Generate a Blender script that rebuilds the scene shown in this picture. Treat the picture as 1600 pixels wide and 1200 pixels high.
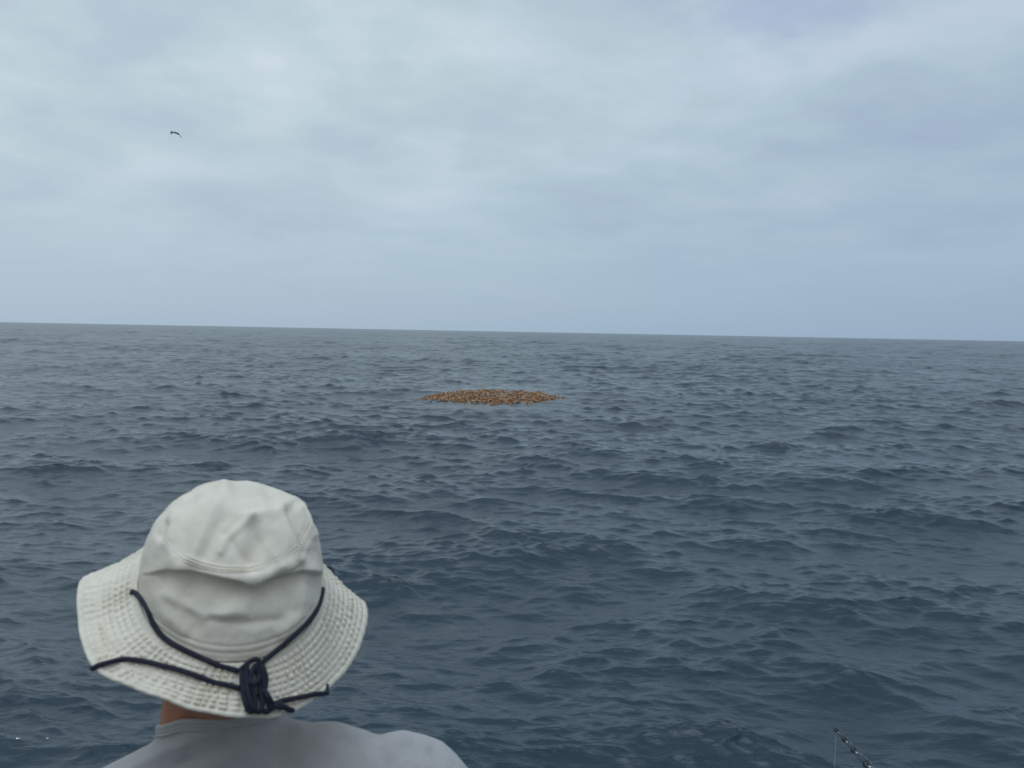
import bpy, bmesh, math, random
import numpy as np
from mathutils import Vector, Matrix
from mathutils.bvhtree import BVHTree
random.seed(7); rng = np.random.default_rng(11)
R = math.radians
S = bpy.context.scene
for o in list(bpy.data.objects): bpy.data.objects.remove(o)
COL = S.collection

# ------------------------------------------------------------------ camera
H = 3.5; F = 1209.0
cam = bpy.data.cameras.new('camera'); camo = bpy.data.objects.new('camera', cam); COL.objects.link(camo); S.camera = camo
pt, rl = math.atan(82/F), math.atan(30/1600)
cf = Vector((0, math.cos(pt), -math.sin(pt))); r0 = Vector((1, 0, 0)); u0 = Vector((0, math.sin(pt), math.cos(pt)))
cr = r0*math.cos(rl)+u0*math.sin(rl); cu = u0*math.cos(rl)-r0*math.sin(rl)
CP = Vector((0, 0, H))
M = Matrix((cr, cu, -cf)).transposed().to_4x4(); M.translation = CP
camo.matrix_world = M
cam.sensor_width = 36; cam.lens = F/1600*36; cam.clip_start = .05; cam.clip_end = 60000
cam.dof.use_dof = True; cam.dof.focus_distance = 30; cam.dof.aperture_fstop = 11.0
def P(px, py, d): return CP + (cf + cr*float((px-800)/F) + cu*float((600-py)/F))*float(d)
def ray(px, py): return (cf + cr*float((px-800)/F) + cu*float((600-py)/F)).normalized()
CRa, CUa, CFa, CPa = map(np.array, (cr, cu, cf, CP))
def proj(v):
    q = v-CPa; d = q@CFa
    return 800+(q@CRa)/d*F, 600-(q@CUa)/d*F

# ------------------------------------------------------------------ world, sun, exposure
SUN_EL, SUN_AZ = 75, -165       # degrees; azimuth clockwise from +Y
S.view_settings.view_transform = 'Standard'; S.view_settings.look = 'None'
S.view_settings.exposure = 0; S.view_settings.gamma = 1
W = bpy.data.worlds.new('World'); S.world = W; W.use_nodes = True
class NT:
    def __init__(s, nt): s.nt = nt; s.nt.nodes.clear()
    def n(s, t, ins=None, **kw):
        nd = s.nt.nodes.new(t)
        for k, v in kw.items(): setattr(nd, k, v)
        for k, v in (ins or {}).items():
            if hasattr(v, 'is_output'): s.nt.links.new(v, nd.inputs[k])
            else: nd.inputs[k].default_value = v
        return nd
    def math(s, op, a, b=0.0, clamp=False):
        return s.n('ShaderNodeMath', {0: a, 1: b}, operation=op, use_clamp=clamp).outputs[0]
    def ramp(s, f, stops, interp='EASE'):
        nd = s.n('ShaderNodeValToRGB', {0: f}); cr_ = nd.color_ramp; cr_.interpolation = interp
        while len(cr_.elements) < len(stops): cr_.elements.new(.5)
        for e, (p, c) in zip(cr_.elements, stops):
            e.position = p; e.color = (c, c, c, 1) if isinstance(c, (int, float)) else (*c, 1)
        return nd.outputs[0]
    def mix(s, f, a, b, blend='MIX'):
        nd = s.n('ShaderNodeMix', data_type='RGBA', blend_type=blend)
        for k, v in ((0, f), (6, a), (7, b)):
            if hasattr(v, 'is_output'): s.nt.links.new(v, nd.inputs[k])
            else: nd.inputs[k].default_value = v if k == 0 else (*v, 1)
        return nd.outputs[2]
w = NT(W.node_tree)
sky = w.n('ShaderNodeTexSky', sky_type='NISHITA', sun_disc=False, sun_elevation=R(SUN_EL), sun_rotation=R(SUN_AZ))
bg_sky = w.n('ShaderNodeBackground', {'Color': sky.outputs[0], 'Strength': .1})
tc = w.n('ShaderNodeTexCoord')
sep = w.n('ShaderNodeSeparateXYZ', {0: tc.outputs['Generated']})
x, y, z = sep.outputs
zc = w.math('MAXIMUM', z, 0.0)
den = w.math('ADD', zc, .20)
cx = w.math('DIVIDE', x, den); cy = w.math('DIVIDE', y, den)
cv = w.n('ShaderNodeCombineXYZ', {0: cx, 1: cy, 2: 0.0}).outputs[0]
def mapn(v, sc, rot=0, loc=(0, 0, 0)):
    return w.n('ShaderNodeMapping', {0: v, 'Location': loc, 'Rotation': (0, 0, rot), 'Scale': sc}).outputs[0]
n1 = w.n('ShaderNodeTexNoise', {'Vector': mapn(cv, (1.5, 1.7, 1), R(24), (3.1, 1.7, 0)), 'Scale': 1.0, 'Detail': 6, 'Roughness': .45, 'Distortion': .25}).outputs[0]
n2 = w.n('ShaderNodeTexNoise', {'Vector': mapn(cv, (.55, .5, 1), R(-30), (9, 4, 0)), 'Scale': 1.0, 'Detail': 3, 'Roughness': .5}).outputs[0]
n3 = w.n('ShaderNodeTexNoise', {'Vector': mapn(cv, (4.2, 4.6, 1), R(-12), (1, 7, 0)), 'Scale': 1.0, 'Detail': 5, 'Roughness': .55}).outputs[0]
cl = w.math('ADD', w.math('MULTIPLY', n1, .62), w.math('ADD', w.math('MULTIPLY', n2, .22), w.math('MULTIPLY', n3, .28)))
# clouds melt into an even blue-grey near the horizon
fz = w.ramp(zc, [(0, 0), (.03, .14), (.12, .75), (.28, 1)], 'LINEAR')
cl2 = w.math('ADD', .492, w.math('MULTIPLY', w.math('SUBTRACT', cl, .56), w.math('MULTIPLY', fz, .68)))
ccol = w.ramp(cl2, [(.36, (.41, .49, .66)), (.44, (.44, .55, .645)), (.50, (.495, .62, .68)), (.55, (.565, .67, .745)), (.62, (.65, .735, .81))], 'LINEAR')
hcol = (.37, .485, .615)
gd = ray(1200, 22)
gx, gy = gd.x/(gd.z+.20), gd.y/(gd.z+.20)
gv = mapn(cv, (3.0, 5.2, 1), 0, (-gx*3.0, -gy*5.2, 0))
gl_ = w.n('ShaderNodeVectorMath', {0: gv}, operation='LENGTH').outputs['Value']
gap = w.ramp(w.math('ADD', gl_, w.math('MULTIPLY', w.math('SUBTRACT', n3, .5), 1.6)), [(.05, .40), (.8, 0)])
ccol = w.mix(gap, ccol, (.36, .42, .66))
hz = w.ramp(zc, [(0, 0), (.09, .45), (.26, 1)], 'LINEAR')
c0 = w.mix(hz, hcol, ccol)
# the cover is thicker (darker, bluer) to the right and thinner towards the sun on the left
side = w.math('ADD', w.math('MULTIPLY', x, .9), .5, True)
sc_ = w.ramp(side, [(0, (1.10, 1.07, 1.04)), (.45, (1.0, 1.0, 1.0)), (.85, (.88, .895, .945)), (1, (.84, .86, .92))], 'LINEAR')
c1 = w.mix(1.0, c0, sc_, 'MULTIPLY')
zen = w.ramp(zc, [(0, (1, 1, 1)), (.36, (1.03, 1.03, 1.03)), (.65, (.80, .83, .88)), (1, (.84, .86, .90))], 'LINEAR')
c2 = w.mix(1.0, c1, zen, 'MULTIPLY')
# unseen sky behind the viewer, darkened by colour to deepen shading on the hat
behind = w.ramp(w.math('ADD', w.math('MULTIPLY', y, .5), .5), [(0, .36), (.45, .68), (.62, 1)], 'LINEAR')
c2 = w.mix(1.0, c2, behind, 'MULTIPLY')
# the veiled sun: a broad soft glow through the cloud, high up and behind the viewer
sdir = (math.sin(R(SUN_AZ))*math.cos(R(SUN_EL)), math.cos(R(SUN_AZ))*math.cos(R(SUN_EL)), math.sin(R(SUN_EL)))
dt = w.n('ShaderNodeVectorMath', {0: tc.outputs['Generated'], 1: sdir}, operation='DOT_PRODUCT').outputs['Value']
glow = w.math('MULTIPLY', w.math('POWER', w.math('MAXIMUM', dt, 0.0), 12.0), 3.0)
c2 = w.mix(1.0, c2, w.n('ShaderNodeCombineXYZ', {0: w.math('MULTIPLY', glow, .74), 1: w.math('MULTIPLY', glow, .90), 2: w.math('MULTIPLY', glow, 1.08)}).outputs[0], 'ADD')
bg_cl = w.n('ShaderNodeBackground', {'Color': c2, 'Strength': 1.0})
mx = w.n('ShaderNodeMixShader', {0: .94, 1: bg_sky.outputs[0], 2: bg_cl.outputs[0]})
w.n('ShaderNodeOutputWorld', {0: mx.outputs[0]})
sl = bpy.data.lights.new('sun', 'SUN'); sl.energy = .5; sl.angle = R(150); sl.color = (1, .99, .97)
so = bpy.data.objects.new('sun', sl); COL.objects.link(so)
sd = Vector((math.sin(R(SUN_AZ))*math.cos(R(SUN_EL)), math.cos(R(SUN_AZ))*math.cos(R(SUN_EL)), math.sin(R(SUN_EL))))
so.rotation_euler = sd.to_track_quat('Z', 'Y').to_euler()

# ------------------------------------------------------------------ helpers
def tag(o, label=None, cat=None, group=None, kind=None):
    for k, v in (('label', label), ('category', cat), ('group', group), ('kind', kind)):
        if v: o[k] = v
    return o
def link(name, me, mat=None, parent=None, smooth=True):
    o = bpy.data.objects.new(name, me); COL.objects.link(o)
    if mat and not me.materials: me.materials.append(mat)
    if smooth: me.polygons.foreach_set('use_smooth', np.ones(len(me.polygons), bool))
    if parent:
        o.parent = parent; o.matrix_parent_inverse = parent.matrix_world.inverted()
    return o
def empty(name, loc):
    o = bpy.data.objects.new(name, None); COL.objects.link(o); o.location = loc; o.empty_display_size = .1
    o.matrix_world = Matrix.Translation(loc); return o
def np_mesh(name, verts, quads):
    me = bpy.data.meshes.new(name); n = len(verts); q = len(quads); k = quads.shape[1]
    me.vertices.add(n); me.vertices.foreach_set('co', np.ascontiguousarray(verts, dtype=np.float32).ravel())
    me.loops.add(q*k); me.loops.foreach_set('vertex_index', np.ascontiguousarray(quads, dtype=np.int32).ravel())
    me.polygons.add(q); me.polygons.foreach_set('loop_start', np.arange(0, q*k, k, dtype=np.int32))
    me.update(calc_edges=True); return me
def grid_quads(nr, nc, wrap=False):
    i = np.arange(nr-1)[:, None]; j = np.arange(nc if wrap else nc-1)[None, :]; j2 = (j+1) % nc
    return np.stack([i*nc+j, i*nc+j2, (i+1)*nc+j2, (i+1)*nc+j], -1).reshape(-1, 4)
def cat(parts):
    V, Q, o = [], [], 0
    for v, q in parts: V.append(v); Q.append(q+o); o += len(v)
    return np.concatenate(V), np.concatenate(Q)
def catmull(pts, n=8):
    p = [Vector(a) for a in pts]; p = [2*p[0]-p[1]]+p+[2*p[-1]-p[-2]]; out = []
    for i in range(1, len(p)-2):
        for k in range(n):
            t = k/n; a, b, c, d = p[i-1:i+3]
            out.append(.5*((2*b)+(c-a)*t+(2*a-5*b+4*c-d)*t*t+(3*b-a-3*c+d)*t**3))
    out.append(p[-2]); return out
def tube(pts, rad, seg=10, cap=True):
    pts = [Vector(p) for p in pts]; n = len(pts)
    rad = [float(rad)]*n if isinstance(rad, (int, float)) else [float(r) for r in rad]
    V = []; up = None
    for i, p in enumerate(pts):
        t = (pts[min(i+1, n-1)]-pts[max(i-1, 0)]).normalized()
        if up is None:
            up = t.orthogonal().normalized()
        up = (up-t*up.dot(t)).normalized(); b = t.cross(up)
        for k in range(seg):
            a = 2*math.pi*k/seg; V.append(p+rad[i]*(math.cos(a)*up+math.sin(a)*b))
    q = grid_quads(n, seg, True)
    V = np.array([tuple(v) for v in V])
    if cap:
        c0, c1 = len(V), len(V)+1
        V = np.vstack([V, np.array(pts[0])[None], np.array(pts[-1])[None]])
        k = np.arange(seg); k2 = (k+1) % seg
        q = np.vstack([q, np.stack([k2, k, np.full(seg, c0), np.full(seg, c0)], -1),
                       np.stack([(n-1)*seg+k, (n-1)*seg+k2, np.full(seg, c1), np.full(seg, c1)], -1)])
    return V, q
def mesh_q(name, V, Q):       # quads that may be degenerate triangles
    me = bpy.data.meshes.new(name)
    me.from_pydata([tuple(v) for v in V], [], [tuple(dict.fromkeys(int(a) for a in f)) for f in Q]); me.update(); return me
def tube_obj(name, pts, rad, mat, parent=None, seg=10): return link(name, mesh_q(name, *tube(pts, rad, seg)), mat, parent)
def mat(name, col, rough=.6, metal=0., spec=.5, bump=None, var=None, sheen=0, sss=0, coat=0):
    m = bpy.data.materials.new(name); m.use_nodes = True; t = NT(m.node_tree)
    b = t.n('ShaderNodeBsdfPrincipled', {'Roughness': rough, 'Metallic': metal, 'Specular IOR Level': spec, 'Sheen Weight': sheen, 'Coat Weight': coat})
    co = t.n('ShaderNodeTexCoord').outputs['Object']
    if var:          # (scale, other colour, contrast)
        nz = t.n('ShaderNodeTexNoise', {'Vector': co, 'Scale': var[0], 'Detail': 5, 'Roughness': .6}).outputs[0]
        f = t.ramp(nz, [(.5-var[2], 0), (.5+var[2], 1)], 'LINEAR')
        t.nt.links.new(t.mix(f, col, var[1]), b.inputs['Base Color'])
    else: b.inputs['Base Color'].default_value = (*col, 1)
    if bump:         # list of (scale, distance)
        prev = None
        for s, d in bump:
            nz = t.n('ShaderNodeTexNoise', {'Vector': co, 'Scale': s, 'Detail': 3}).outputs[0]
            bn = t.n('ShaderNodeBump', {'Height': nz, 'Strength': 1.0, 'Distance': d})
            if prev: t.nt.links.new(prev, bn.inputs['Normal'])
            prev = bn.outputs[0]
        t.nt.links.new(prev, b.inputs['Normal'])
    if sss: b.inputs['Subsurface Weight'].default_value = sss; b.inputs['Subsurface Radius'].default_value = (.01, .004, .002)
    t.n('ShaderNodeOutputMaterial', {0: b.outputs[0]}); return m

# ------------------------------------------------------------------ sea surface
N = 512
bands = [  # shortest wavelength, rms slope, directional exponent, crest direction (deg)
    (.045, .055, 4, 10), (.09, .085, 4, -6), (.18, .106, 4, 8), (.36, .112, 3, -14), (.72, .094, 3, 14),
    (1.45, .078, 3, -18), (2.9, .057, 4, 18), (6.2, .040, 5, -20), (14., .022, 7, 4), (31., .009, 10, 20)]
WIND = R(-98)    # direction the waves travel (towards the boat)
tiles = []
for bi, (l0, slope, dexp, dd) in enumerate(bands):
    L = l0*48*(1+.037*bi)
    k1 = np.fft.fftfreq(N, L/N)*2*np.pi
    kx, ky = np.meshgrid(k1, k1, indexing='xy'); kk = np.hypot(kx, ky); kk[0, 0] = 1
    lam = 2*np.pi/kk
    lg = np.log2(lam/l0); win = np.clip(1-np.abs(lg-.5)/.95, 0, 1)**.7
    th = np.arctan2(ky, kx)-(WIND+R(dd))
    D = np.maximum(np.cos(th), 0)**dexp + .10*np.maximum(-np.cos(th), 0)**dexp + (.12 if l0 < 1 else .03)
    A = win*D/kk**2*(rng.normal(size=kk.shape)+1j*rng.normal(size=kk.shape)); A[0, 0] = 0
    h = np.fft.ifft2(A).real; h /= h.std(); h = h+.13*(h*h-1)      # sharper crests, flatter troughs
    sx = np.fft.ifft2(1j*kx*np.fft.fft2(h)).real; sy = np.fft.ifft2(1j*ky*np.fft.fft2(h)).real
    sc = slope/math.sqrt((sx**2+sy**2).mean()); h *= sc; Hh = np.fft.fft2(h)
    dx = np.fft.ifft2(1j*kx/kk*Hh).real; dy = np.fft.ifft2(1j*ky/kk*Hh).real
    tiles.append((l0, L, R(17*bi % 40-20)*.3, np.stack([h, dx, dy], -1).astype(np.float32), rng.random(2)*L))
SL = {b[0]: b[1] for b in bands}
def waves(X, Y, spacing, damp=None, chop=1.05, lost=None):
    out = np.zeros(X.shape+(3,), np.float32); out_long = out[..., 2].copy()
    gust = (.5+.5*np.sin(X*.11+1.3*np.sin(Y*.05)+1)*np.sin(Y*.083+1.7*np.sin(X*.037)))*.34+.84
    # long waves first: ripples gather on the crests and thin out in the troughs
    for l0, L, rot, T, off in reversed(tiles):
        wgt = np.clip((l0*1.4/np.maximum(spacing, 1e-6)-1.4)/1.6, 0, 1)
        if l0 < 4: wgt = wgt*gust
        if l0 < 1: wgt = wgt*np.clip(1.0+.17*(out[..., 2]-out_long)/.06, .68, 1.32)
        if damp is not None and l0 < 3: wgt = wgt*damp
        if lost is not None:
            full = (gust if l0 < 4 else 1)*(damp if l0 < 3 else 1)
            lost += .15*SL[l0]**2*(full**2-wgt**2)
        m = wgt > 0
        if not m.any(): continue
        c, s = math.cos(rot), math.sin(rot)
        u = ((X[m]*c+Y[m]*s+off[0])/L*N); v = ((-X[m]*s+Y[m]*c+off[1])/L*N)
        iu = np.floor(u).astype(int); iv = np.floor(v).astype(int); fu = (u-iu)[:, None]; fv = (v-iv)[:, None]
        fu = fu*1.0; iu %= N; iv %= N; iu2 = (iu+1) % N; iv2 = (iv+1) % N
        q = (T[iv, iu]*(1-fu)+T[iv, iu2]*fu)*(1-fv)+(T[iv2, iu]*(1-fu)+T[iv2, iu2]*fu)*fv
        q = q*wgt[m][:, None]
        qx = q[:, 1]*c-q[:, 2]*s; qy = q[:, 1]*s+q[:, 2]*c
        out[m] += np.stack([chop*qx, chop*qy, q[:, 0]], -1)
        if l0 > 5: out_long = out[..., 2].copy()
    return out
def sea_xy(px, py):      # where the ray of a photo pixel meets the mean sea level
    d = ray(px, py); t = -H/d.z; return t*d.x, t*d.y
kx0, ky0 = sea_xy(770, 620)
near, far, left, right = sea_xy(775, 635)[1], sea_xy(775, 606)[1], sea_xy(655, 623)[0], sea_xy(880, 622)[0]
def kelp_damp(X, Y):
    q = ((X-kx0)/((right-left)*.55))**2+((Y-(near+far)/2)/((far-near)*.6))**2
    return 1-.6*np.exp(-q**2)
rr = [1.2]
while rr[-1] < 1600: rr.append(rr[-1]*1.0032)
while rr[-1] < 16000: rr.append(rr[-1]*1.05)
rr = np.array(rr)
az = np.concatenate([np.arange(-180, -90, 1.5), np.arange(-90, -50, .3), np.arange(-50, 50, .086), np.arange(50, 90, .3), np.arange(90, 180.1, 1.5)])
az = np.radians(az)
RR, AA = np.meshgrid(rr, az, indexing='ij')
X = RR*np.sin(AA); Y = RR*np.cos(AA)
spc = np.maximum(np.gradient(rr)[:, None], rr[:, None]*np.gradient(az)[None, :])
lost = np.zeros(X.shape)
dsp = waves(X, Y, spc, kelp_damp(X, Y), lost=lost)
rough_v = np.clip(np.sqrt(np.sqrt(np.maximum(lost, 0)+.0005)), .1, .62)*.86     # waves finer than the mesh live on as roughness
V = np.stack([X, Y, np.zeros_like(X)], -1)+dsp
V[-12:, :, 2] = 0
V = V.reshape(-1, 3)
c_i = len(V); Q = grid_quads(len(rr), len(az))
sea_me = np_mesh('sea', V, Q[:, ::-1] if False else Q[:, [0, 3, 2, 1]])
at = sea_me.attributes.new('ripple_roughness', 'FLOAT', 'POINT'); at.data.foreach_set('value', rough_v.astype(np.float32).ravel())
mw = bpy.data.materials.new('sea_water'); mw.use_nodes = True; t = NT(mw.node_tree)
geo = t.n('ShaderNodeNewGeometry').outputs['Position']
def wmap(sc, rot): return t.n('ShaderNodeMapping', {0: geo, 'Rotation': (0, 0, R(rot)), 'Scale': sc}).outputs[0]
b1 = t.n('ShaderNodeTexNoise', {'Vector': wmap((4.5, 12, 6), 8), 'Scale': 1.0, 'Detail': 4, 'Roughness': .62}).outputs[0]
b2 = t.n('ShaderNodeTexNoise', {'Vector': wmap((1.1, 3.0, 1), -12), 'Scale': 1.0, 'Detail': 5, 'Roughness': .6}).outputs[0]
b0 = t.n('ShaderNodeTexNoise', {'Vector': wmap((13, 34, 18), -16), 'Scale': 1.0, 'Detail': 3, 'Roughness': .6}).outputs[0]
bn0 = t.n('ShaderNodeBump', {'Height': b0, 'Strength': 1.0, 'Distance': .002})
bn1 = t.n('ShaderNodeBump', {'Height': b1, 'Strength': 1.0, 'Distance': .009, 'Normal': bn0.outputs[0]})
bn2 = t.n('ShaderNodeBump', {'Height': b2, 'Strength': 1.0, 'Distance': .03, 'Normal': bn1.outputs[0]})
rgh = t.n('ShaderNodeAttribute', attribute_name='ripple_roughness').outputs['Fac']
deep = t.n('ShaderNodeTexNoise', {'Vector': wmap((.03, .05, .1), 20), 'Scale': 1.0, 'Detail': 3}).outputs[0]
wc = t.mix(deep, (.007, .026, .041), (.011, .032, .048))
pb = t.n('ShaderNodeBsdfPrincipled', {'Base Color': wc, 'Roughness': rgh, 'IOR': 1.40, 'Normal': bn2.outputs[0]})
t.n('ShaderNodeOutputMaterial', {0: pb.outputs[0]})
sea = link('water', sea_me, mw); tag(sea, 'slate blue open sea with choppy wind waves reaching the horizon', None, None, 'structure')

# ------------------------------------------------------------------ kelp paddy
def kelp():
    top = [(655, 624), (672, 619), (690, 615), (715, 611), (735, 609.5), (770, 609), (815, 610), (842, 613), (860, 618), (876, 621)]
    bot = [(655, 624.5), (680, 625.5), (702, 628), (725, 631), (765, 632.5), (800, 632.5), (836, 630), (860, 626), (876, 622.5)]
    tx, ty = zip(*top); bx, by = zip(*bot)
    pts = []
    n = 0
    cl = [(rng.uniform(665, 875), rng.uniform(0, 1), rng.uniform(4, 16)) for _ in range(60)]
    while len(pts) < 30000:
        px = rng.uniform(652, 884); a, b = np.interp(px, tx, ty), np.interp(px, bx, by)
        v = rng.uniform(-.05, 1.05); py = a+(b-a)*v+.7*math.sin(px*.4)*math.sin(px*.17+1)
        dens = .35+.65*sum(math.exp(-((px-c[0])/c[2])**2-((v-c[1])/.16)**2) for c in cl)
        edge = min(1, (px-640)/45, (884-px)/38)
        hole = math.sin(px*.21+3*v)+math.sin(px*.083+7*v+1)+math.sin(px*.37-11*v)+.8*math.sin(px*.9+17*v)
        dens *= 1 if hole > -.35 else .10
        dens *= min(1, max(.07, (min(v, 1-v)+.04)/.15)); rag = .5+.5*math.sin(px*.31)*math.sin(px*.13+2)
        if v < .10*rag or v > 1-.16*rag: dens *= .22
        if rng.random() < dens*edge: pts.append((px, py) if rng.random() > .02 else (px+rng.normal(0, 9), py+rng.normal(0, 1.8)))
    pix = pts; hh = np.zeros(len(pix))
    for _ in range(4):      # the mat rides on the swell
        pts = np.array([(lambda d: ((hq_-H)/d.z*d.x, (hq_-H)/d.z*d.y))(ray(a, b)) for (a, b), hq_ in zip(pix, hh)])
        hh = .5*hh+.5*waves(pts[:, 0], pts[:, 1], np.full(len(pts), .6), kelp_damp(pts[:, 0], pts[:, 1]))[:, 2]
    hz_ = waves(pts[:, 0], pts[:, 1], np.full(len(pts), .16), kelp_damp(pts[:, 0], pts[:, 1]), 1.15)
    Vs, Qs, mi = [], [], []
    o = 0
    for i in range(len(pts)):
        base = np.array([pts[i, 0]+hz_[i, 0], pts[i, 1]+hz_[i, 1], hz_[i, 2]-.012])
        a = rng.uniform(0, 2*math.pi) if rng.random() < .5 else rng.normal(0, .5)+(math.pi if rng.random() < .5 else 0)
        L = rng.uniform(.07, .24)*(2.6 if rng.random() < .10 else 1); wd = rng.uniform(.010, .028); lift = rng.uniform(.0, .04)*(1 if rng.random() < .85 else 2)
        d = np.array([math.cos(a), math.sin(a), 0]); s = np.array([-math.sin(a), math.cos(a), rng.normal(0, .7)]); s /= np.linalg.norm(s)
        for k in range(4):
            u = k/3
            c = base+d*L*(u-.5)+np.array([0, 0, lift*math.sin(math.pi*u*.9+.15)+.01*math.sin(9*u+i)])
            ww = wd*(.25+math.sin(math.pi*min(1, u*.85+.12)))*.5
            Vs += [c+s*ww, c-s*ww]
        for k in range(3): Qs.append((o+2*k, o+2*k+1, o+2*k+3, o+2*k+2))
        m_ = rng.choice(3, p=[.42, .38, .20]); mi += [m_]*3
        o += 8
    me = np_mesh('kelp_paddy', np.array(Vs), np.array(Qs))
    for nm, c, rg in (('kelp_amber', (.52, .21, .034), .4), ('kelp_brown', (.21, .08, .02), .35), ('kelp_glint', (.62, .46, .30), .2)):  # the palest blades are wet glints painted as base colour
        me.materials.append(mat(nm, c, rg, spec=.6, var=(6, tuple(v*.7 for v in c), .2)))
    me.polygons.foreach_set('material_index', np.array(mi, np.int32))
    ob = link('kelp_paddy', me)
    tag(ob, 'floating orange brown kelp paddy of tangled fronds on the open sea', 'kelp patch')
kelp()

# ------------------------------------------------------------------ sea bird
def bird():
    D = 62; c = P(272.5, 208, D); u = D/F            # metres in one photo pixel there
    root = empty('sea_bird', c); tag(root, 'dark winged sea bird gliding with drooped wings high over the sea', 'bird')
    dark = mat('bird_dark_feathers', (.035, .035, .04), .7, var=(8, (.06, .055, .055), .2)); pale = mat('bird_pale_feathers', (.55, .55, .53), .7, var=(9, (.40, .38, .36), .2))
    hornm = mat('bird_bill', (.25, .19, .10), .4)
    def q(px, py, dd=0): return P(px, py, D+dd)
    # body: head on the left, tail behind
    bp = catmull([q(267.5, 206.2, -.05), q(268.8, 206.6, -.04), q(270.3, 207.0), q(272.5, 207.6, .05), q(274.8, 208.4, .1), q(277, 209.0, .15)], 5)
    n = len(bp); rad = [u*np.interp(i/(n-1), [0, .1, .2, .3, .5, .75, 1], [.15, .7, .75, .8, 1.05, .7, .12]) for i in range(n)]
    body = tube_obj('body', bp, rad, pale, root, 12)
    tube_obj('bill', [q(267.7, 206.3, -.05), q(266.6, 206.6, -.09), q(265.9, 207.1, -.1)], [u*.28, u*.2, u*.05], hornm, body, 8)
    def wing(pts, chords, name='wing'):
        pp = catmull(pts, 6); n = len(pp); Vv = []
        for i, p in enumerate(pp):
            ch = np.interp(i/(n-1), np.linspace(0, 1, len(chords)), chords)*u
            back = (cf*.72+cr*.10-cu*.60).normalized()
            for j in range(7):
                s_ = j/6; th = .16*ch*math.sin(math.pi*min(1, s_*1.1+.05))
                Vv.append(p+back*ch*(s_-.3)+cu*th)
            for j in range(6, -1, -1):
                s_ = j/6; Vv.append(p+back*ch*(s_-.3)-cu*.02*ch)
        me = mesh_q(name, np.array([tuple(v) for v in Vv]), np.vstack([grid_quads(n, 14, True)]))
        return link(name, me, dark, root)
    wing([q(272.3, 206.9, .05), q(274, 206.6, .1), q(276, 207.7, .15), q(278.5, 208.6, .2), q(280.5, 210.8, .3), q(282.6, 213.4, .45), q(284.2, 215.5, .6)], [2.8, 3.4, 3.4, 3.8, 3.6, 2.6, .5])
    wing([q(271.5, 207.2, -.1), q(269.8, 205.9, -.4), q(268.0, 205.8, -.8), q(267.0, 207.6, -1.1), q(267.1, 209.4, -1.2), q(267.6, 210.9, -1.3)], [2.2, 2.4, 3.0, 3.4, 2.8, .5])
    tl = [q(276.4, 208.8, .14), q(278.4, 209.2, .3)]
    tube_obj('tail', [tl[0], (tl[0]+tl[1])/2, tl[1]], [u*.5, u*.55, u*.2], dark, root, 8)
bird()

# ------------------------------------------------------------------ hat geometry
HD = .85; U = HD/F
C = P(364, 905, HD)
vf = ray(364, 905); vr = (cr-vf*cr.dot(vf)).normalized(); vu = vr.cross(vf).normalized()
TILT = R(41); YAW = R(9)
axis = vu*math.cos(TILT)-vf*math.sin(TILT)
bk0 = (-vf*math.cos(TILT)-vu*math.sin(TILT)); rt0 = vr
bk = bk0*math.cos(YAW)+rt0*math.sin(YAW); rt = rt0*math.cos(YAW)-bk0*math.sin(YAW)
Ca, Aa, Ba, Ta = map(np.array, (C, axis, bk, rt))
RX, RY = 133, 170     # half width and half length of the crown base, photo pixels
def fbm(Pn, sc, seed, octs=4):
    rg = np.random.default_rng(seed); out = np.zeros(len(Pn)); a = 1.
    for o_ in range(octs):
        for _ in range(7):
            k = rg.normal(size=3); k *= sc*(2**o_)/np.linalg.norm(k); out += a*np.sin(Pn@k+rg.uniform(0, 6.28))/2.6
        a *= .5
    return out
rows = [  # (rho, z): side, back, front
 ((1., 0), (1., 0), (1., 0)), ((1.005, 15), (.945, 20), (1.0, 16)), ((1.0, 35), (.86, 42), (.96, 38)), ((.975, 53), (.77, 62), (.91, 58)),
 ((.94, 70), (.69, 79), (.85, 76)), ((.905, 84), (.66, 89), (.79, 89)), ((.87, 94), (.675, 95), (.74, 97)), ((.835, 101), (.66, 101), (.70, 103)),
 ((.80, 107), (.61, 106), (.665, 107)), ((.71, 118), (.54, 115), (.59, 115)), ((.55, 130), (.41, 126), (.45, 125)), ((.37, 138), (.27, 134), (.29, 133)),
 ((.18, 142), (.13, 140), (.13, 140)), ((.0, 143), (.0, 143), (.0, 143))]
tab = np.array(rows, float)
nr, ns = 1080, 300
ph = np.linspace(0, 2*np.pi, nr, endpoint=False)
def cr_interp(tb, s):
    n = len(tb); u = s*(n-1); i = np.clip(np.floor(u).astype(int), 0, n-2); f = (u-i)[:, None]
    g = lambda k: tb[np.clip(k, 0, n-1)]
    a, b, c, d = g(i-1), g(i), g(i+1), g(i+2)
    return .5*(2*b+(c-a)*f+(2*a-5*b+4*c-d)*f**2+(3*b-a-3*c+d)*f**3)
sv = np.linspace(0, 1, ns)
pr = [cr_interp(tab[:, k], sv) for k in range(3)]
cph = np.cos(ph)
wb = np.clip(cph, 0, 1)**1.3; wf = np.clip(-cph, 0, 1)**1.3; wsd = 1-wb-wf
prof = pr[0][:, None]*wsd[None, :, None]+pr[1][:, None]*wb[None, :, None]+pr[2][:, None]*wf[None, :, None]
rho, zz = np.maximum(prof[..., 0], 0), prof[..., 1]
def hat_pt(x_, b_, z_): return Ca+U*(x_[..., None]*Ta+b_[..., None]*Ba+z_[..., None]*Aa)
base = hat_pt(rho*RX*np.sin(ph), rho*RY*np.cos(ph), zz)
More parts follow.
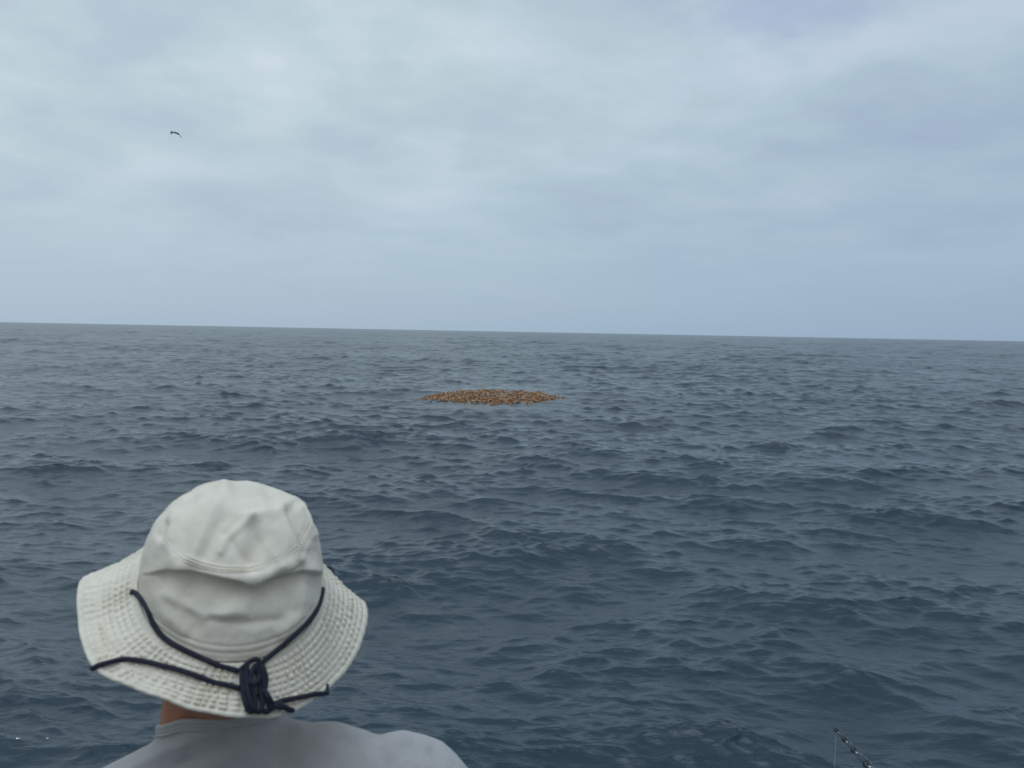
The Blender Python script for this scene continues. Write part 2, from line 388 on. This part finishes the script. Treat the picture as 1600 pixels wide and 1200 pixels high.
def normals(G):   # G (rows, cols, 3), wrapped columns
    du = np.roll(G, -1, 1)-np.roll(G, 1, 1); dv = np.gradient(G, axis=0); n = np.cross(du, dv)
    return n/np.maximum(np.linalg.norm(n, axis=-1, keepdims=True), 1e-12)
Nn = normals(base)
if (Nn[150, 0]@Ba) < 0: Nn = -Nn
pxg, pyg = proj(base.reshape(-1, 3)); pxg = pxg.reshape(base.shape[:2]); pyg = pyg.reshape(base.shape[:2])
vis = np.clip(((base-CPa)*Nn).sum(-1)/-HD*4+.4, 0, 1)
def segdist(px, py, pl):
    best = np.full(px.shape, 1e9)
    for (ax, ay), (bx_, by_) in zip(pl[:-1], pl[1:]):
        vx, vy = bx_-ax, by_-ay; t_ = np.clip(((px-ax)*vx+(py-ay)*vy)/(vx*vx+vy*vy), 0, 1)
        best = np.minimum(best, np.hypot(px-ax-t_*vx, py-ay-t_*vy))
    return best
disp = np.zeros(pxg.shape)
creases = [ # polyline in the view of the back, height (px), width (px)
 ([(350, 762), (333, 800), (315, 842), (302, 872)], 3.2, 13), ([(352, 765), (372, 800), (392, 812)], 2.2, 11),
 ([(392, 812), (415, 800), (440, 800)], 2.6, 9), ([(345, 815), (330, 845), (318, 868)], -2.6, 11),
 ([(392, 812), (352, 842), (345, 862)], 2.4, 7), ([(405, 845), (395, 872)], -4.8, 17), ([(352, 835), (378, 868), (392, 888)], -2.2, 8),
 ([(440, 800), (455, 840), (468, 872)], 2.6, 8), ([(452, 800), (475, 830), (478, 860)], -2.6, 10), ([(437, 790), (460, 782), (470, 790)], 2.6, 8),
 ([(420, 770), (440, 800)], -1.8, 10), ([(255, 800), (275, 790), (300, 775)], -2.0, 9), ([(258, 820), (250, 835)], -3.0, 8),
 ([(270, 800), (262, 850), (272, 870)], 2.0, 9), ([(300, 770), (285, 820), (290, 865)], -1.6, 12), ([(395, 812), (425, 860), (440, 885)], 1.6, 8),
 ([(470, 800), (492, 835)], 1.8, 8),
 # soft drapes of the side panel
 ([(395, 908), (385, 940), (350, 960)], 2.4, 16), ([(300, 900), (290, 940), (300, 980)], -2.0, 16), ([(440, 900), (455, 950)], -2.4, 15),
 ([(330, 968), (380, 975), (440, 968)], -1.5, 8), ([(260, 930), (320, 962), (380, 958)], 1.6, 9), ([(480, 900), (470, 960), (440, 990)], 1.8, 10),
 ([(235, 905), (250, 950), (285, 985)], 1.8, 10)]
for pl, a, wd in creases: disp += 1.8*a*np.exp(-(segdist(pxg, pyg, pl)/wd)**2)*vis
lx, ly = zip(*[(190, 893), (215, 893), (235, 893), (262, 887), (300, 890), (350, 901), (395, 908), (425, 901), (470, 889), (505, 893), (530, 893)])
dl = np.interp(pxg, lx, ly)-pyg
A_, B_ = 5.0, 5.5
st = np.where(dl > 0, A_*np.exp(-(dl/15)**2), np.where(dl > -8, A_-(A_+B_)*(.5-.5*np.cos(np.pi*np.clip(-dl/8, 0, 1))), -B_*np.exp(-((dl+8)/28)**2)))
disp += st*vis*(sv[:, None] < .75)*np.clip((cph-.08)*2.6, 0, 1)
# double-stitched seam round the top panel
s8 = 8/13
for off, a, wd in ((0, 2.8, .010), (-.030, 2.3, .009), (.028, 1.8, .008), (-.015, -1.2, .006), (.014, -1.0, .006)):
    disp += a*np.exp(-((sv[:, None]-s8-off)/wd)**2)*((.45+.4*np.sin(ph*3+2.6)+.25*np.sin(ph*7+1))*(1+.3*np.sin(ph*150+off*300)))[None, :]*1.1
for off in (0, .03): disp += (-.9*np.exp(-((sv[:, None]-.045-off)/.008)**2))
Pn = base.reshape(-1, 3)/U
fb = fbm(Pn, .03, 3, 5).reshape(disp.shape)
disp += 1.5*(1-np.abs(fb))*1.0*(1-vis*.45)-.8
disp += .5*fbm(Pn, .11, 5, 3).reshape(disp.shape)
disp *= np.clip((1-sv[:, None])*12, 0, 1)
crown_g = base+Nn*disp[..., None]*U
crown_me = np_mesh('hat', crown_g.reshape(-1, 3), grid_quads(ns, nr, True)[:, [0, 1, 2, 3]])

# brim: deg -> width and droop angle (phi 0 = back, + = right)
nb, nt_ = 2000, 170
pb_ = np.linspace(0, 2*np.pi, nb, endpoint=False)
edge = {-148: (205, 884), -135: (178, 889), -125: (150, 896), -115: (127, 903), -103: (121, 922), -88: (122, 965), -72: (129, 1008), -57: (146, 1045), -44: (198, 1071),
        -31: (252, 1091), -16: (318, 1112), -2: (380, 1122), 12: (430, 1120), 24: (460, 1112), 36: (493, 1092), 49: (522, 1068), 61: (547, 1040),
        75: (565, 1003), 88: (575, 962), 98: (571, 944), 110: (545, 928), 125: (512, 908)}
def ring_pt(f): return Ca+U*((RX+1.5)*math.sin(f)*Ta+(RY+1.5)*math.cos(f)*Ba)
sol = []
for dg_, (ex, ey) in edge.items():
    f = math.radians(dg_); I = ring_pt(f)
    on = np.array([math.sin(f)*RY, math.cos(f)*RX]); on /= np.linalg.norm(on)
    o3 = on[0]*Ta+on[1]*Ba; t3 = on[1]*Ta-on[0]*Ba
    a, b, c = 80., 52., 0.
    for _ in range(6):
        Pn_ = I+U*(a*o3+c*t3-b*Aa); x0_, y0_ = proj(Pn_)
        J = np.array([[proj(Pn_+U*v)[0]-x0_, proj(Pn_+U*v)[1]-y0_] for v in (o3, -Aa, t3)]).T
        d_ = np.linalg.pinv(J*np.array([1, 1, .6]))@np.array([ex-x0_, ey-y0_])*np.array([1, 1, .6]); a += d_[0]; b += d_[1]; c += d_[2]
    sol.append((dg_, a, b, c))
sol = sorted(sol+[(-165, 78, 60, 0), (180, 78, 56, 0), (145, 78, 56, 0)]); sol = [(sol[-1][0]-360,)+sol[-1][1:]]+sol
print('BRIM', [(int(q[0]), round(q[1]), round(q[2]), round(q[3])) for q in sol])
sol = np.array(sol, float)
pd = (np.degrees(pb_)+180) % 360-180
kern = np.hanning(61); kern /= kern.sum()
def per(col):
    v = np.interp(pd, sol[:, 0], sol[:, col]); return np.convolve(np.concatenate([v[-30:], v, v[:30]]), kern, 'valid')
ra, rb, rc_ = per(1), per(2), per(3)
wd_ = np.hypot(ra, rb)
tt = np.linspace(0, 1, nt_)[:, None]
curl = 9*np.sin(np.pi*tt)*np.clip(np.cos(pb_-np.radians(-80)), 0, 1)**2+5*np.sin(np.pi*tt)*np.clip(np.cos(pb_-np.radians(70)), 0, 1)**2
outx = np.sin(pb_)*RY; outb = np.cos(pb_)*RX; ln = np.hypot(outx, outb); outx /= ln; outb /= ln
wob = .9*np.sin(pb_*11+2)*tt**2+.8*np.sin(pb_*23+.5)*tt**3
bx_ = (RX+1.5)*np.sin(pb_)+(outx*ra+outb*rc_)*tt; bb_ = (RY+1.5)*np.cos(pb_)+(outb*ra-outx*rc_)*tt
bz_ = -rb*tt-curl+wob
bg = hat_pt(bx_, bb_, bz_); bn_ = normals(bg)
if (bn_[80, 0]@Aa) < 0: bn_ = -bn_
NR = 10.0
rowi = np.floor(tt*NR); rph = (tt*NR) % 1
arc = pb_*150/9.6
jit = np.array([rng.uniform(0, 6.28) for _ in range(40)])[rowi.astype(int)]
wn = np.interp(pb_*60 % 377, np.arange(378), rng.normal(0, 1, 378))
puff = np.sin(np.pi*rph)**.7*(1.6+1.8*np.sin(arc*2*np.pi+jit+.9*np.sin(pb_*23+jit*2)+wn*.8)*(.65+.35*np.sin(pb_*9+jit*3)))
vary = fbm(np.stack([bx_.ravel(), bb_.ravel(), bz_.ravel()], 1), .05, 31, 3).reshape(puff.shape)
puff *= np.clip(.95+.30*vary, .6, 1.5); bz_w = 1.5*vary
puff = np.where(rowi < 1, puff*.45, puff)
puff = np.where(rowi >= NR-1, 1.9*np.sin(np.pi*np.clip(rph, 0, 1))**.5+.45*np.sin(arc*2*np.pi*.8), puff)
puff = np.where(tt >= 1, 0, puff)
top = bg+bn_*(puff*1.3)[..., None]*U
bot = bg-bn_*(2.2+.5*np.abs(puff))[..., None]*U
G = np.concatenate([top, bot[::-1]]); G[nt_-1] = (top[-1]+bg[-1])/2
brim_me = np_mesh('brim', G.reshape(-1, 3), grid_quads(len(G), nb, True))

hatm = bpy.data.materials.new('hat_cotton'); hatm.use_nodes = True; t = NT(hatm.node_tree)
co = t.n('ShaderNodeTexCoord').outputs['Object']
nz = t.n('ShaderNodeTexNoise', {'Vector': co, 'Scale': 22.0, 'Detail': 6, 'Roughness': .6}).outputs[0]
hc = t.mix(t.ramp(nz, [(.35, 0), (.65, 1)], 'LINEAR'), (.69, .625, .51), (.77, .70, .58))
wv1 = t.n('ShaderNodeTexNoise', {'Vector': co, 'Scale': 900.0, 'Detail': 2}).outputs[0]
wv2 = t.n('ShaderNodeTexNoise', {'Vector': co, 'Scale': 120.0, 'Detail': 4}).outputs[0]
bb1 = t.n('ShaderNodeBump', {'Height': wv1, 'Strength': .5, 'Distance': .0005})
bb2 = t.n('ShaderNodeBump', {'Height': wv2, 'Strength': .6, 'Distance': .0012, 'Normal': bb1.outputs[0]})
pbh = t.n('ShaderNodeBsdfPrincipled', {'Base Color': hc, 'Roughness': .95, 'Specular IOR Level': .2, 'Sheen Weight': .15, 'Normal': bb2.outputs[0]})
t.n('ShaderNodeOutputMaterial', {0: pbh.outputs[0]})
cordm = mat('navy_cord', (.012, .014, .026), .8, spec=.3, bump=[(600, .0006)], var=(60, (.022, .025, .04), .2))
skin = mat('skin', (.50, .235, .14), .5, spec=.4, bump=[(90, .0008), (400, .0002)], var=(18, (.40, .17, .10), .25), sss=.08)
hairm = mat('hair', (.05, .035, .025), .6, bump=[(300, .002)])
shirtm = mat('grey_cotton', (.38, .366, .36), .92, spec=.2, bump=[(700, .0005), (60, .0025)], var=(30, (.43, .415, .405), .25), sheen=.25)
trm = mat('trouser_cloth', (.05, .06, .08), .9, bump=[(40, .003)]); shoem = mat('shoe_rubber', (.03, .03, .03), .6, bump=[(80, .001)])
eyem = mat('eye', (.6, .6, .58), .15); lipm = mat('lip', (.32, .11, .08), .5)

# ------------------------------------------------------------------ person
NB = P(352, 1150, .87)                                      # base of the neck
BX = Vector((math.cos(R(6)), math.sin(R(6)), 0)); BY = Vector((-math.sin(R(6)), math.cos(R(6)), 0)); BZ = Vector((0, 0, 1))
def B(x_, y_, z_): return NB+BX*x_+BY*y_+BZ*z_
person = empty('person', (NB.x, NB.y, NB.z-1.40))
tag(person, 'person seen from behind in pale sun hat and grey t-shirt, looking out to sea', 'person')
def loft(secs, seg=24):    # (centre, half width, half depth, tilt axis) horizontal ellipses
    V_ = []
    for c, a, b in secs:
        for k in range(seg):
            th = 2*math.pi*k/seg; V_.append(tuple(c+BX*a*math.cos(th)+BY*b*math.sin(th)))
    V_.append(tuple(secs[0][0])); V_.append(tuple(secs[-1][0])); n = len(secs)
    q = [tuple(r) for r in grid_quads(n, seg, True)]
    c0 = n*seg
    for k in range(seg):
        q.append(((k+1) % seg, k, c0, c0)); q.append(((n-1)*seg+k, (n-1)*seg+(k+1) % seg, c0+1, c0+1))
    return np.array(V_), np.array(q)
def limb(pts, rad): 
    c = catmull(pts, 6); n = len(c); r_ = np.interp(np.linspace(0, 1, n), np.linspace(0, 1, len(rad)), rad)
    # round ends
    a = (c[0]-c[1]).normalized(); b = (c[-1]-c[-2]).normalized()
    c = [c[0]+a*r_[0]*.9, c[0]+a*r_[0]*.6]+c+[c[-1]+b*r_[-1]*.6, c[-1]+b*r_[-1]*.9]
    r_ = [r_[0]*.35, r_[0]*.8]+list(r_)+[r_[-1]*.8, r_[-1]*.35]
    return tube(c, r_, 16)
def ball(c, rx, ry, rz, ax=None):
    X_, Y_, Z_ = ax or (BX, BY, BZ); V_ = []; n = 14; seg = 20
    for i in range(n+1):
        th = math.pi*(i+.02)/(n+.04)
        for k in range(seg):
            f_ = 2*math.pi*k/seg; V_.append(tuple(c+X_*rx*math.sin(th)*math.cos(f_)+Y_*ry*math.sin(th)*math.sin(f_)-Z_*rz*math.cos(th)))
    q = [tuple(r) for r in grid_quads(n+1, seg, True)]; c0 = len(V_); V_ += [tuple(c-Z_*rz), tuple(c+Z_*rz)]
    for k in range(seg): q.append(((k+1) % seg, k, c0, c0)); q.append((n*seg+k, n*seg+(k+1) % seg, c0+1, c0+1))
    return np.array(V_), np.array(q)
def fuse(name, parts, vox, it=4, fac=.5):
    V_, Q_ = cat(parts); o = link(name, mesh_q(name, V_, Q_))
    m_ = o.modifiers.new('r', 'REMESH'); m_.mode = 'VOXEL'; m_.voxel_size = vox; m_.use_smooth_shade = True
    s_ = o.modifiers.new('s', 'SMOOTH'); s_.iterations = it; s_.factor = fac
    dg = bpy.context.evaluated_depsgraph_get(); me = bpy.data.meshes.new_from_object(o.evaluated_get(dg)); me.name = name
    bpy.data.objects.remove(o); me.materials.clear(); return me
HC = C-axis*.012+bk*.0+Vector((0, .012, -.045))      # centre of the head
fwd = (Vector((-.15, 1, 0))).normalized(); hx = Vector((fwd.y, -fwd.x, 0)); hup = Vector((0, 0, 1))
AX = (hx, fwd, hup)
def Hd(a, b, c): return HC+hx*a+fwd*b+hup*c
SH = {1: B(.214, .03, -.098), -1: B(-.200, .0, -.136)}
parts = [ball(Hd(0, -.01, .025), .074, .094, .092, AX), ball(Hd(0, .035, -.045), .060, .062, .068, AX), ball(Hd(0, .065, -.085), .030, .028, .024, AX),
         ball(Hd(0, .050, .02), .058, .05, .05, AX),
         limb([Hd(0, .092, .012), Hd(0, .108, -.016), Hd(0, .100, -.028)], [.009, .012, .011]), ball(Hd(.012, .094, -.028), .008, .008, .006, AX), ball(Hd(-.012, .094, -.028), .008, .008, .006, AX),
         limb([Hd(-.035, .085, .028), Hd(0, .094, .030), Hd(.035, .085, .028)], [.007, .009, .007]),
         ball(Hd(.074, -.005, -.015), .010, .018, .031, AX), ball(Hd(-.074, -.005, -.015), .010, .018, .031, AX),
         limb([Hd(0, -.02, -.03), B(-.012, .025, .04), B(-.005, .02, -.06)], [.060, .061, .074])]
parts.append(loft([(B(0, .02, -.62), .165, .11), (B(0, .02, -.5), .15, .105), (B(0, .02, -.36), .155, .11), (B(0, .03, -.24), .165, .115), (B(0, .03, -.16), .15, .10), (B(0, .03, -.10), .11, .07), (B(0, .03, -.06), .06, .055)]))
HANDS = {}
for s in (1, -1):
    sh = SH[s]; el = B(.27*s, .12, -.30+(.05 if s > 0 else 0)); wr = B(.17*s, .33, -.36)
    parts.append(limb([B(.05*s, .03, -.11), sh-BZ*.008, sh+(el-sh)*.4, el], [.042, .048, .045, .037])); parts.append(limb([el, el+(wr-el)*.4, wr], [.038, .037, .025]))
    hd = B(.15*s, .42, -.37); parts.append(limb([wr, wr+(hd-wr)*.5, hd], [.025, .033, .034]))
    for k in range(4):
        b0 = hd+BX*(.024-.016*k)+BY*.01; Lf = (.068, .078, .074, .058)[k]
        parts.append(limb([b0, b0+BY*Lf*.45+BZ*.004, b0+BY*Lf*.8-BZ*.014, b0+BY*Lf*.88-BZ*.032], [.0098, .0092, .0085, .007]))
    b0 = hd-BX*s*.028-BY*.045; parts.append(limb([b0, b0-BX*s*.022+BY*.03-BZ*.005, b0-BX*s*.022+BY*.058-BZ*.016], [.012, .0105, .0085]))
    parts.append(limb([B(.085*s, .02, -.58), B(.10*s, .03, -.80), B(.10*s, .03, -.98), B(.10*s, .01, -1.14), B(.10*s, .0, -1.35)], [.085, .075, .052, .05, .035]))
    parts.append(limb([B(.10*s, -.02, -1.37), B(.11*s, .16, -1.385)], [.035, .028]))
body = link('body', fuse('body', parts, .0055, 5), skin, person)
hair_me = fuse('hair', [ball(Hd(0, -.020, .028), .080, .094, .094, AX), ball(Hd(0, -.062, -.012), .055, .040, .050, AX)], .004, 3)
link('hair', hair_me, hairm, person)
for s in (1, -1):
    tag(link('eye', mesh_q('eye', *ball(Hd(.030*s, .083, .012), .012, .012, .009, AX)), eyem, person))
link('mouth', mesh_q('mouth', *limb([Hd(-.022, .089, -.052), Hd(0, .097, -.050), Hd(.022, .089, -.052)], [.003, .006, .003])), lipm, person)

# t-shirt: torso and sleeves fused, then opened at neck, cuffs and hem
sp = [loft([(B(0, .02, -.66), .195, .14), (B(0, .02, -.5), .185, .135), (B(0, .03, -.34), .19, .14), (B(0, .03, -.24), .19, .138), (B(0, .03, -.16), .178, .125), (B(0.005, .03, -.10), .145, .105), (B(0.005, .025, -.055), .122, .088), (B(-.005, .02, -.02), .087, .075), (B(-.010, .018, .01), .070, .068), (B(-.014, .018, .05), .066, .064)])]
for s in (1, -1):
    sh = SH[s]; el = B(.27*s, .12, -.30+(.05 if s > 0 else 0))
    sp.append(limb([B(.03*s, .02, -.034), B(.10, .02, -.064) if s > 0 else B(-.10, .01, -.082), sh, sh+(el-sh)*.35, sh+(el-sh)*.85], [.050, .058, .062, .062, .066]))
sme = fuse('t_shirt', sp, .0045, 8)
nv = len(sme.vertices); cvv = np.empty(nv*3, np.float32); sme.vertices.foreach_get('co', cvv); cvv = cvv.reshape(-1, 3).astype(float)
nn = np.empty(nv*3, np.float32); sme.vertices.foreach_get('normal', nn); nn = nn.reshape(-1, 3).astype(float)
rel = cvv-np.array(NB); lxx = rel@np.array(BX); lyy = rel@np.array(BY); lzz = rel[:, 2]
sx_, sy_ = proj(cvv)
wr_ = .0045*(1-np.abs(fbm(cvv*np.array([1, 1, .8])+.02*np.sin(cvv[:, [1, 2, 0]]*25), 11, 21, 4)))-.003
for pl, a, wdt in (([(610, 1165), (640, 1146), (675, 1150)], 9, 16), ([(590, 1150), (600, 1200)], -6, 13), ([(300, 1165), (380, 1142), (450, 1132)], -5, 9), ([(180, 1215), (260, 1172), (340, 1150)], 6, 8), ([(210, 1228), (330, 1175), (390, 1160)], -5, 9),
                  ([(505, 1126), (560, 1150), (580, 1190)], 4, 9), ([(330, 1200), (400, 1150), (470, 1140)], 3, 12), ([(690, 1165), (720, 1210)], 4, 8), ([(675, 1175), (700, 1215)], -4, 7)):
    wr_ += a*U*np.exp(-(segdist(sx_, sy_, pl)/wdt)**2)*(lyy < .09)
cvv += nn*wr_[:, None]; sme.vertices.foreach_set('co', cvv.astype(np.float32).ravel()); sme.update()
neckplane = lambda x_, y_, z_: z_-(.026-.30*y_+.32*np.minimum(0, x_+.03))
bm = bmesh.new(); bm.from_mesh(sme); bm.verts.ensure_lookup_table()
kill = []
EL = {s: (SH[s], B(.27*s, .12, -.30+(.05 if s > 0 else 0))) for s in (1, -1)}
for i, v in enumerate(bm.verts):
    k = neckplane(lxx[i], lyy[i], lzz[i]) > 0 and abs(lxx[i]) < .10
    k = k or lzz[i] < -.655
    for s in (1, -1):
        a_, b_ = EL[s]; d_ = (b_-a_)
        if (v.co-a_).dot(d_)/d_.length_squared > .80 and lxx[i]*s > .2: k = True
    if k: kill.append(v)
bmesh.ops.delete(bm, geom=kill, context='VERTS')
edges = [e for e in bm.edges if e.is_boundary]
nv_ = [v for v in bm.verts if v.is_boundary and (v.co-NB).z > -.06 and abs((v.co-NB).dot(BX)) < .11]
neck_pts = [v.co.copy() for v in nv_]
bm.to_mesh(sme); bm.free()
shirt = link('t_shirt', sme, shirtm, person); so_ = shirt.modifiers.new('s', 'SOLIDIFY'); so_.thickness = .0018; so_.offset = -1
if neck_pts:
    cc = sum(neck_pts, Vector())/len(neck_pts); A2 = sorted(neck_pts, key=lambda p: math.atan2((p-cc).y, (p-cc).x))
    nbin = 36; ring = []
    for k in range(nbin):
        a0 = -math.pi+2*math.pi*k/nbin; g = [p for p in A2 if a0 <= math.atan2((p-cc).y, (p-cc).x) < a0+2*math.pi/nbin]
        if g: ring.append(sum(g, Vector())/len(g))
    ring = catmull(ring+ring[:2], 3); V_, Q_ = tube(ring, .0032, 8, False)
    V2 = V_.copy(); V2[:, 2] += .004; V3 = V_.copy(); V3[:, 2] -= .004
    link('collar', mesh_q('collar', *cat([(V2, Q_), (V_, Q_), (V3, Q_)])), shirtm, shirt)
link('trousers', fuse('trousers', [loft([(B(0, .02, -.82), .15, .12), (B(0, .02, -.7), .19, .135), (B(0, .02, -.6), .18, .13)])]+
     [limb([B(.09*s, .02, -.70), B(.105*s, .03, -.9), B(.11*s, .03, -1.05), B(.11*s, .01, -1.2), B(.11*s, .0, -1.32)], [.10, .092, .075, .072, .065]) for s in (1, -1)], .008, 4), trm, person)
for s in (1, -1): link('shoe', fuse('shoe', [limb([B(.105*s, -.03, -1.365), B(.11*s, .06, -1.37), B(.118*s, .17, -1.38)], [.042, .042, .035])], .005, 3), shoem, person)

hat = link('sun_hat', crown_me, hatm, person)
brim = link('brim', brim_me, hatm, hat)
hv, hq = cat([(crown_g.reshape(-1, 3), grid_quads(ns, nr, True)), (G.reshape(-1, 3), grid_quads(len(G), nb, True))])
BV = BVHTree.FromPolygons([tuple(v) for v in hv], [tuple(int(a) for a in q) for q in hq])
def on_hat(px, py, lift):
    d = ray(px, py); h_ = BV.ray_cast(CP, d)
    if h_[0] is None: return None
    n_ = h_[1]; n_ = n_ if n_.dot(d) < 0 else -n_
    return h_[0]+n_*lift*.5-d*lift*.7
CRD = 3.6*U
def cord(name, pix, ends=None):
    pts = []
    for (a, b) in [(p.x, p.y) for p in catmull([(a, b, 0) for a, b in pix], 5)]:
        q = on_hat(a, b, CRD); 
        if q: pts.append(q)
    for _ in range(3): pts = [pts[0]]+[(pts[i-1]+pts[i]*2+pts[i+1])/4 for i in range(1, len(pts)-1)]+[pts[-1]]
    if ends: pts = ends(pts)
    return tube(pts, CRD, 12)
def end_in(pts): return [pts[0]+(-axis)*.008]+pts
cords = [cord('c', [(208, 925), (221, 934), (232, 953), (243, 978), (262, 1000), (300, 1020), (340, 1040), (374, 1049)], end_in),
         cord('c', [(503, 921), (498, 944), (484, 968), (460, 992), (436, 1012), (408, 1036)], end_in)]
def wrapL(p): return [p[0]+vf*.06+vr*.03, p[0]+vf*.020+vr*.006, p[0]+vf*.007-vr*.001]+p
def wrapR(p): return p+[p[-1]+vr*.003, p[-1]+vr*.004+vu*.006+vf*.010, p[-1]+vf*.03+vu*.006-vr*.02, p[-1]+vf*.07-vu*.02-vr*.05]
cords.append(cord('c', [(147, 1044), (165, 1036), (190, 1031), (215, 1032), (260, 1042), (310, 1058), (345, 1069), (378, 1076)], wrapL))
cords.append(cord('c', [(425, 1100), (445, 1093), (475, 1088), (505, 1083)], wrapR))
link('chin_cord', mesh_q('chin_cord', *cat(cords)), cordm, hat)
# knot: loops of cord hanging over the back of the brim
def loop(pix, r=CRD*1.0, lift=1.0):
    pts = []; n = len(pix)
    for a, b, l_ in pix:
        q = on_hat(a, b, 0)
        if q is None: q = pts[-1]+vr*(a-pix[len(pts)-1][0])*U-vu*(b-pix[len(pts)-1][1])*U
        else: q = q-ray(a, b)*float(l_*U*lift)
        pts.append(q)
    return tube(catmull(pts, 7), r, 12)
kp = [loop([(374, 1049, 5), (383, 1040, 9), (392, 1033, 12), (400, 1031, 13), (407, 1038, 12), (411, 1052, 12), (413, 1075, 14), (418, 1095, 14), (424, 1110, 10)]),
      loop([(380, 1043, 5), (378, 1058, 8), (380, 1080, 10), (384, 1100, 11), (391, 1112, 10), (398, 1105, 12), (397, 1085, 13), (392, 1062, 14), (396, 1045, 14), (404, 1037, 12)]),
      loop([(386, 1040, 9), (385, 1060, 13), (388, 1085, 15), (395, 1106, 13), (405, 1112, 10), (410, 1100, 11), (406, 1075, 12), (404, 1052, 12), (399, 1036, 14)]),
      loop([(402, 1050, 8), (404, 1062, 16), (396, 1068, 18), (388, 1062, 14), (378, 1060, 8)]),
      loop([(404, 1088, 8), (412, 1080, 15), (420, 1090, 16), (425, 1102, 12), (418, 1112, 9), (406, 1108, 12)]),
      loop([(410, 1040, 8), (416, 1060, 9), (414, 1082, 12), (420, 1100, 12), (432, 1104, 9), (441, 1106, 8)], CRD*.9),
      loop([(424, 1108, 6), (434, 1099, 8), (443, 1104, 9), (452, 1109, 8), (457, 1110, 5)], CRD*1.05)]
tag(link('cord_knot', mesh_q('cord_knot', *cat(kp)), cordm, hat), 'looped navy knot at the back of the hat')

# ------------------------------------------------------------------ fishing rod of the photographer
def rod():
    T0 = P(1309, 1139, 1.6); T1 = P(1357.5, 1191, 1.33)
    d = (T1-T0).normalized(); side = (-cr*.75-cu*.66); side = (side-d*side.dot(d)).normalized(); third = d.cross(side)
    root = empty('fishing_rod', T0+d*1.95); tag(root, 'dark fishing rod tip with ring guides pointing out over the water', 'fishing rod')
    blk = mat('rod_blank', (.20, .22, .24), .22, metal=.3, coat=.6); gm = mat('guide_steel', (.06, .065, .07), .3, metal=.8); br = mat('guide_foot_glint', (.55, .56, .56), .25, metal=.6)
    cork = mat('handle_foam', (.03, .03, .032), .85, bump=[(300, .001)]); lm = mat('line_nylon', (.45, .5, .52), .3)
    tube_obj('rod_blank', [T0, T0+d*.5, T0+d*1.2, T0+d*1.9], [.0018, .0026, .0045, .0065], blk, root, 14)
    tp = (0, .088, .178, .284, .40, .54, .70, .90)
    for i, s_ in enumerate(tp):
        c = T0+d*s_; rr_ = .0040+.0006*i; cc = c+side*(.0018+rr_*.5)
        A_, B__ = (third*.8+d*.2).normalized(), None
        nrm = (d*.85-cf*.52).normalized(); a1 = nrm.orthogonal().normalized(); a2 = nrm.cross(a1)
        ringp = [cc+rr_*(math.cos(k*math.pi/12)*a1+math.sin(k*math.pi/12)*a2) for k in range(25)]
        g = link('guide', mesh_q('guide', *cat([tube(ringp, .0012, 8, False), tube([c-d*.006+side*.001, c+side*.0015, cc-d*.001-side*rr_*.8], .0011, 8), tube([c+d*.016, c+d*.008+side*.002, cc], .001, 8)])), gm, root)
        tube_obj('wrap', [c+d*.018+side*.0042, c+d*.028+side*.0042], .0013+.0003*i, br, g, 12)  # bright stub beside the blank, its pale colour standing in for guide foot glint
    # the line runs through the guides on the lower left of the blank
    lp = [T0+d*s_+side*(.0045+.0012*i) for i, s_ in enumerate(tp)]
    sag = catmull(lp+[T0+d*1.45+side*.03], 5)
    tube_obj('line', sag, .0013, gm, root, 6)
    dl_ = [T0+side*.004, T0+side*.004-BZ*.5, T0+side*.004-BZ*1.4, T0+side*.004-BZ*2.85]
    tube_obj('line', dl_, .0002, lm, root, 6)
    hb = T0+d*1.55
    tube_obj('handle', [hb, hb+d*.03, hb+d*.37, hb+d*.40], [.009, .014, .014, .012], cork, root, 18)
    rc = hb+d*.1+side*.035
    rl_ = tube_obj('reel', [rc-third*.03, rc-third*.028, rc+third*.028, rc+third*.03], [.02, .027, .027, .02], gm, root, 24)
    tube_obj('spool', [rc-third*.022, rc+third*.022], .0285, lm, rl_, 24)
    tube_obj('crank_handle', [rc+third*.03, rc+third*.04, rc+third*.042+d*.05, rc+third*.065+d*.05], [.005, .004, .004, .008], gm, rl_, 10)
rod()
# thin fishing line running out to the right of the rod
p0 = P(1352, 1018, 6.5); wl = mat('pale_line', (.42, .48, .52), .35)
fl = tube_obj('fishing_line', catmull([P(1352, 1019, 7.6), P(1442, 1057, 5.9), P(1530, 1091, 4.6), P(1605, 1133, 3.6), P(1760, 1235, 2.2)], 8), .0004, wl, None, 6)
tag(fl, 'thin pale fishing line slanting into the water at the right edge', 'fishing line')
# two specks of foam low on the left
fm = mat('foam_white', (.8, .82, .83), .5, bump=[(60, .01)])
for (px, py, sz, lb) in ((53, 1197, .012, 'larger white fleck of foam on the water nearest the bottom left corner'), (102, 1189, .008, 'smaller white fleck of foam on the water left of the grey shoulder')):
    x0, y0 = sea_xy(px, py); w0 = waves(np.array([x0]), np.array([y0]), np.array([.03]))[0]
    c = Vector((x0+w0[0], y0+w0[1], w0[2]+.004)); pr_ = []
    for k in range(7):
        a = rng.uniform(0, 6.28); q = rng.uniform(0, sz*.8); s_ = sz*rng.uniform(.3, .6)
        pr_.append(ball(c+Vector((q*math.cos(a)*1.5, q*math.sin(a), 0)), s_, s_, s_*.6))
    tag(link('foam_fleck', mesh_q('foam_fleck', *cat(pr_)), fm), lb, 'foam', 'flecks of foam on the near water')
